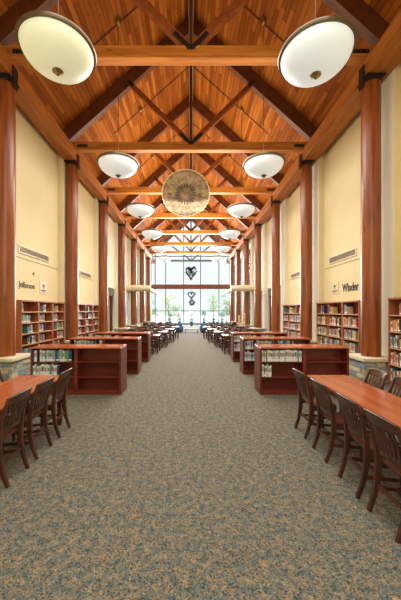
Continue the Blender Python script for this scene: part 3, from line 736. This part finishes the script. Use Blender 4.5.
# black task chairs near the window
def task_chair():
    t = empty('task_chair')
    def back(m):
        m.lathe([(.01, -.03), (.17, -.035), (.21, -.01), (.21, .02), (.17, .04), (.01, .045)], M['black'], (0, .20, .72), 20, 'y')
    quick('backrest', back, t, smooth=True)
    quick('seat', lambda m: m.lathe([(.18, .42), (.24, .44), (.24, .48), (.19, .50)], M['black'], seg=20), t, smooth=True)
    quick('back_bracket', lambda m: m.tube([(0, .1, .42), (0, .24, .46), (0, .22, .66)], .02, M['steel'], 6), t)
    quick('gas_lift', lambda m: m.lathe([(.03, .08), (.03, .42)], M['steel'], seg=10), t)
    for k in range(5):
        a = 2*math.pi*k/5
        l = quick('base_arm', lambda m: m.tube([(0, 0, .11), (.26*math.cos(a), .26*math.sin(a), .07)], .018, M['steel'], 6), t)
        quick('caster', lambda m: m.lathe([(.03, -.02), (.03, .02)], M['black'], (.26*math.cos(a), .26*math.sin(a), .03), 10, 'x'), l)
    return t
tc = task_chair(); k = 0
for sx, lst in ((-1, (1.75, 2.3, 2.85, 3.5)), (1, (1.45, 2.0, 2.6, 3.2))):
    for j, x in enumerate(lst):
        o = tc if k == 0 else copy_tree(tc); k += 1
        o.location = (sx*x, 21.6+.15*(j % 2), 0); o.rotation_euler.z = R(180+10*(j-1))
        tag(o, 'black round-backed task chair, %s from the aisle in the %s window group' % (ORD[j], SIDEW[sx]), 'chair', 'black task chairs near the end window')
# blue lounge chairs
def lounge():
    t = empty('lounge_chair')
    quick('seat_cushion', lambda m: m.box(-.28, .28, -.30, .26, .22, .42, M['blue']), t, bevel=.04)
    quick('backrest', lambda m: m.box(-.30, .30, .20, .34, .14, .74, M['blue']), t, bevel=.04)
    for s in (-1, 1): quick('armrest', lambda m: m.box(s*.33-.05, s*.33+.05, -.30, .34, .10, .54, M['blue']), t, bevel=.03)
    quick('base', lambda m: m.box(-.30, .30, -.26, .30, .0, .22, M['black']), t)
    return t
lc = lounge(); k = 0
for x, y, lab in ((-1.02, 23.2, 'blue upholstered lounge chair left of the grey bench'), (1.10, 23.2, 'blue upholstered lounge chair right of the grey bench')):
    o = lc if k == 0 else copy_tree(lc); k += 1; o.location = (x, y, 0); tag(o, lab, 'armchair', 'blue lounge chairs')
bn = empty('low_bench', (.05, 23.5, 0), label='low grey bench on the carpet before the end window', cat='bench')
quick('bench_top', lambda m: m.box(-.6, .6, -.22, .22, .24, .30, M['bench']), bn, bevel=.01)
for s in (-1, 1): quick('bench_leg', lambda m: m.box(s*.5-.04, s*.5+.04, -.2, .2, 0, .24, M['bench']), bn)
# potted plants by the glass
def leafblob(m, c, r, n, mt, s, rnd):
    for _ in range(n):
        a = rnd.uniform(0, 2*math.pi); u = rnd.uniform(-1, 1); q = r*rnd.uniform(.35, 1)
        p = Vector(c)+Vector((q*math.sqrt(1-u*u)*math.cos(a), q*math.sqrt(1-u*u)*math.sin(a), q*u))
        d = Vector((rnd.gauss(0, 1), rnd.gauss(0, 1), rnd.gauss(0, 1))).normalized(); e = d.orthogonal().normalized()
        m.add([p, p+d*s*.5+e*s*.28, p+d*s, p+d*s*.5-e*s*.28], [(0, 1, 2, 3)], mt)
PLN = ['leftmost', 'second', 'third', 'fourth', 'fifth', 'rightmost']
for i, (px, hh, mt) in enumerate(((170, .9, 'pleaf'), (179.5, 1.0, 'bloom'), (191.5, 1.0, 'bloom'), (204, 1.15, 'pleaf'), (213.5, .9, 'bloom'), (222, .8, 'pleaf'))):
    y = 33.2; t = empty('potted_plant', ((px-VX)*y/F, y, 0), label='%s tall potted plant in a teal pot before the end window' % (PLN[i] if i in (0, 5) else PLN[i]+' from left'), cat='plant', group='potted plants along the end window')
    quick('pot', lambda m: m.lathe([(.12, 0), (.14, .05), (.19, .50), (.21, .52), (.18, .54), (.16, .48)], M['pot'], seg=20), t, smooth=True)
    quick('stem', lambda m: m.tube([(0, 0, .45), (.03, 0, .8), (0, .02, .7+hh*.7)], .018, M['pleaf'], 6), t)
    def fol(m):
        r = random.Random(i); leafblob(m, (0, 0, .75), .22, 50, M['pleaf'], .16, r); leafblob(m, (0, 0, .85+hh*.55), .36, 110, M[mt], .15, r)
    f = quick('foliage', fol, t)
# wooden rack at right
t = empty('wooden_rack', (4.05, 22.6, 0), label='yellow pine display rack with angled bars by the right columns', cat='rack')
for s in (-1, 1): quick('upright', lambda m: m.box(s*.22-.03, s*.22+.03, -.15, .15, 0, 1.5+.1*s, M['pine']), t)
for z in (.35, .7, 1.05, 1.35): quick('shelf', lambda m: m.box(-.2, .2, -.15, .15, z, z+.04, M['pine']), t)
quick('angled_brace', lambda m: m.bar((-.2, -.14, .4), (.2, -.14, 1.3), .03, .07, M['pine']), t)

# cream soffit beams reaching into the nave
for sx in (-1, 1):
    t = empty('cream_canopy', (sx*4.2, 23.2, 3.6), label='cream rounded canopy reaching past the %s columns into the nave' % SIDEW[sx], cat='canopy')
    quick('cross_arm', lambda m: (m.lathe([(.05, -.95), (.22, -.9), (.26, 0), (.26, .98)], M['soffit'], seg=18, axis='x') if sx > 0 else m.lathe([(.26, -.98), (.26, 0), (.22, .9), (.05, .95)], M['soffit'], seg=18, axis='x')), t, smooth=True)
    quick('long_arm', lambda m: m.tube([(-sx*.7, .1, -.05), (-sx*.72, 3, -.05), (-sx*.7, 6.5, -.05)], [.2, .17, .12], M['soffit'], 14), t, smooth=True)

# ------------------------------------------------------------------ wreaths
def heart(k, s):
    a = 2*math.pi*k; x = 16*math.sin(a)**3; z = 13*math.cos(a)-5*math.cos(2*a)-2*math.cos(3*a)-math.cos(4*a); return x*s, z*s
WY = YF-1.0
def wreath(lab, cx, cz, s, fill, name='heart_wreath', ring=False, sz=1.0):
    t = empty(name, (cx, WY, cz), label=lab, cat='wreath'); r = random.Random(int(cz*10))
    pts = [((math.cos(2*math.pi*k/28)*s*16, math.sin(2*math.pi*k/28)*s*16) if ring else heart(k/28, s)) for k in range(29)]
    quick('leafy_ring', lambda m: (m.tube([(x, 0, z*sz) for x, z in pts], .07, M['leaf'], 7), [leafblob(m, (x, 0, z*sz), .15, 16, M['leaf'], .14, r) for x, z in pts]), t)
    if fill:
        quick('twig_filling', lambda m: [leafblob(m, (r.uniform(-.7, .7)*14*s, 0, r.uniform(-.5, .6)*14*s*sz), .12, 8, M['twig'], .16, r) for _ in range(40)], t)
        quick('bow', lambda m: (m.bar((-.05, -.1, .25), (.45, -.1, .75), .08, .22, M['bow']), m.bar((.05, -.1, .25), (-.42, -.1, .55), .08, .26, M['bow']), m.bar((0, -.1, .3), (.05, -.1, -.1), .08, .2, M['bow'])), t)
    return t
def zz(py): return EYE+(VY-py)*WY/F
def xx(px): return (px-VX)*WY/F
wreath('large heart-shaped green wreath with dark bow in the upper end window', xx(191.0), zz(272.5), .040, True, sz=1.25)
wreath('small heart-shaped green wreath hanging under the window beam', xx(191.5), zz(294.8), .027, False)
wreath('small round green wreath hanging just below the small heart wreath', xx(192), zz(302.6), .016, False, name='round_wreath', ring=True)
def cordf(px, z0, z1, lab):
    o = quick('hanging_cord', lambda m: m.tube([(xx(px), WY, z0), (xx(px), WY, z1)], .012, M['mull'], 5)); tag(o, lab, 'cord')
cordf(191.0, zz(269), 8.05, 'thin cord holding the large heart wreath')
cordf(191.6, zz(293), 4.52, 'thin cord from the beam to the small heart wreath')
cordf(192, zz(300), zz(297.5), 'short cord between the small heart and round wreaths')

# ------------------------------------------------------------------ outdoors
mb = MB(); mb.box(-60, 60, YF+.2, 110, -.3, -.05, M['pave']); struct(mb, 'ground')
mb = MB(); mb.box(-60, -9.7, YN, YF+.2, -.3, -.05, M['pave']); mb.box(9.7, 60, YN, YF+.2, -.3, -.05, M['pave']); struct(mb, 'ground_side')
TR = [(-7.5, 48, 5.5, 'treeleaf2', 'yellow-green young tree outside, far left of the end window'), (-3.6, 45, 4.4, 'treeleaf2', 'yellow-green slender tree outside, left of the wreaths'), (3.4, 44, 4.8, 'treeleaf', 'pale green slender tree outside, right of the wreaths'), (6.2, 52, 6.5, 'treeleaf', 'taller green tree outside, far right of the end window'), (-6.0, 41, 3.2, 'treeleaf', 'low green bushy tree outside by the left glass'), (5.2, 41.5, 3.4, 'treeleaf', 'low green bushy tree outside by the right glass'), (-2.2, 47, 2.6, 'treeleaf', 'small green tree outside behind the left plants')]
for i, (x, y, h, mt, lab) in enumerate(TR):
    t = empty('young_tree', (x, y, -.05), label=lab, cat='tree', group='young trees outside the end window'); r = random.Random(i+40)
    def tk(m):
        m.tube([(0, 0, 0), (.05, 0, h*.4), (0, .1, h*.9)], [.09, .06, .02], M['bark'], 7)
        for k in range(9):
            a = r.uniform(0, 6.28); z = h*r.uniform(.3, .8); l = h*.28
            m.tube([(0, 0, z), (l*.5*math.cos(a), l*.5*math.sin(a), z+l*.4), (l*math.cos(a), l*math.sin(a), z+l*.6)], [.03, .02, .01], M['bark'], 5)
    quick('trunk', tk, t)
    quick('foliage', lambda m: [leafblob(m, (r.gauss(0, h*.14), r.gauss(0, h*.14), h*r.uniform(.35, 1.05)), .42, 26, M[mt], .20, r) for _ in range(20)], t)

# ------------------------------------------------------------------ lights, world
def area(name, loc, rot, sx, sy, e, col):
    l = bpy.data.lights.new(name, 'AREA'); l.shape = 'RECTANGLE'; l.size = sx; l.size_y = sy; l.energy = e; l.color = col
    o = bpy.data.objects.new(name, l); COL.objects.link(o); o.location = loc; o.rotation_euler = rot; return o
area('nave_downlight', (0, 12, 7.6), (0, 0, 0), 5, 28, 1250, (1.0, .95, .86))  # added unseen area lamp, evens out the light in the nave
area('mid_nave_light', (0, 15, 7.5), (0, 0, 0), 3, 16, 900, (1.0, .97, .90))  # added with no fixture, lifts the carpet in the middle bays
area('front_fill', (0, -2.3, 5.0), (R(72), 0, 0), 7, 4, 170, (1.0, .96, .88))
area('window_daylight', (0, YF-1.6, 5.6), (R(-62), 0, 0), 8, 7, 3800, (.93, .97, 1.0))
area('roof_uplight_near', (0, 5.0, 6.95), (R(180), 0, 0), 5, 8, 140, (1.0, .80, .50))  # added unseen panel, spreads the bowls' upward light over the near roof
area('roof_uplight_far', (0, 22, 6.95), (R(180), 0, 0), 5, 20, 1900, (1.0, .84, .56))  # added unseen panel, brightens the distant roof boards
sn = bpy.data.lights.new('sun', 'SUN'); sn.energy = 4.5; sn.angle = R(3); sn.color = (1, .98, .94)
so = bpy.data.objects.new('sun', sn); COL.objects.link(so); so.rotation_euler = (R(32), 0, 0); so.location = (0, 0, 40)
wd = bpy.data.worlds.new('World'); bpy.context.scene.world = wd; wd.use_nodes = True
bg = wd.node_tree.nodes['Background']; bg.inputs['Color'].default_value = (.86, .94, 1, 1); bg.inputs['Strength'].default_value = 1.15
sc = bpy.context.scene
sc.view_settings.view_transform = 'Standard'; sc.view_settings.look = 'None'; sc.view_settings.exposure = 0
sc.cycles.max_bounces = 6; sc.cycles.transparent_max_bounces = 12
try: sc.cycles.use_denoising = True
except Exception: pass
cam = bpy.data.cameras.new('camera'); co = bpy.data.objects.new('camera', cam); COL.objects.link(co)
cam.sensor_fit = 'HORIZONTAL'; cam.sensor_width = 36; cam.lens = F/401*36; cam.clip_end = 300; cam.clip_start = .05
cam.shift_x = (200.5-VX)/401; cam.shift_y = (VY-300)/401
co.location = (0, 0, EYE); co.rotation_euler = (R(90), 0, 0); sc.camera = co
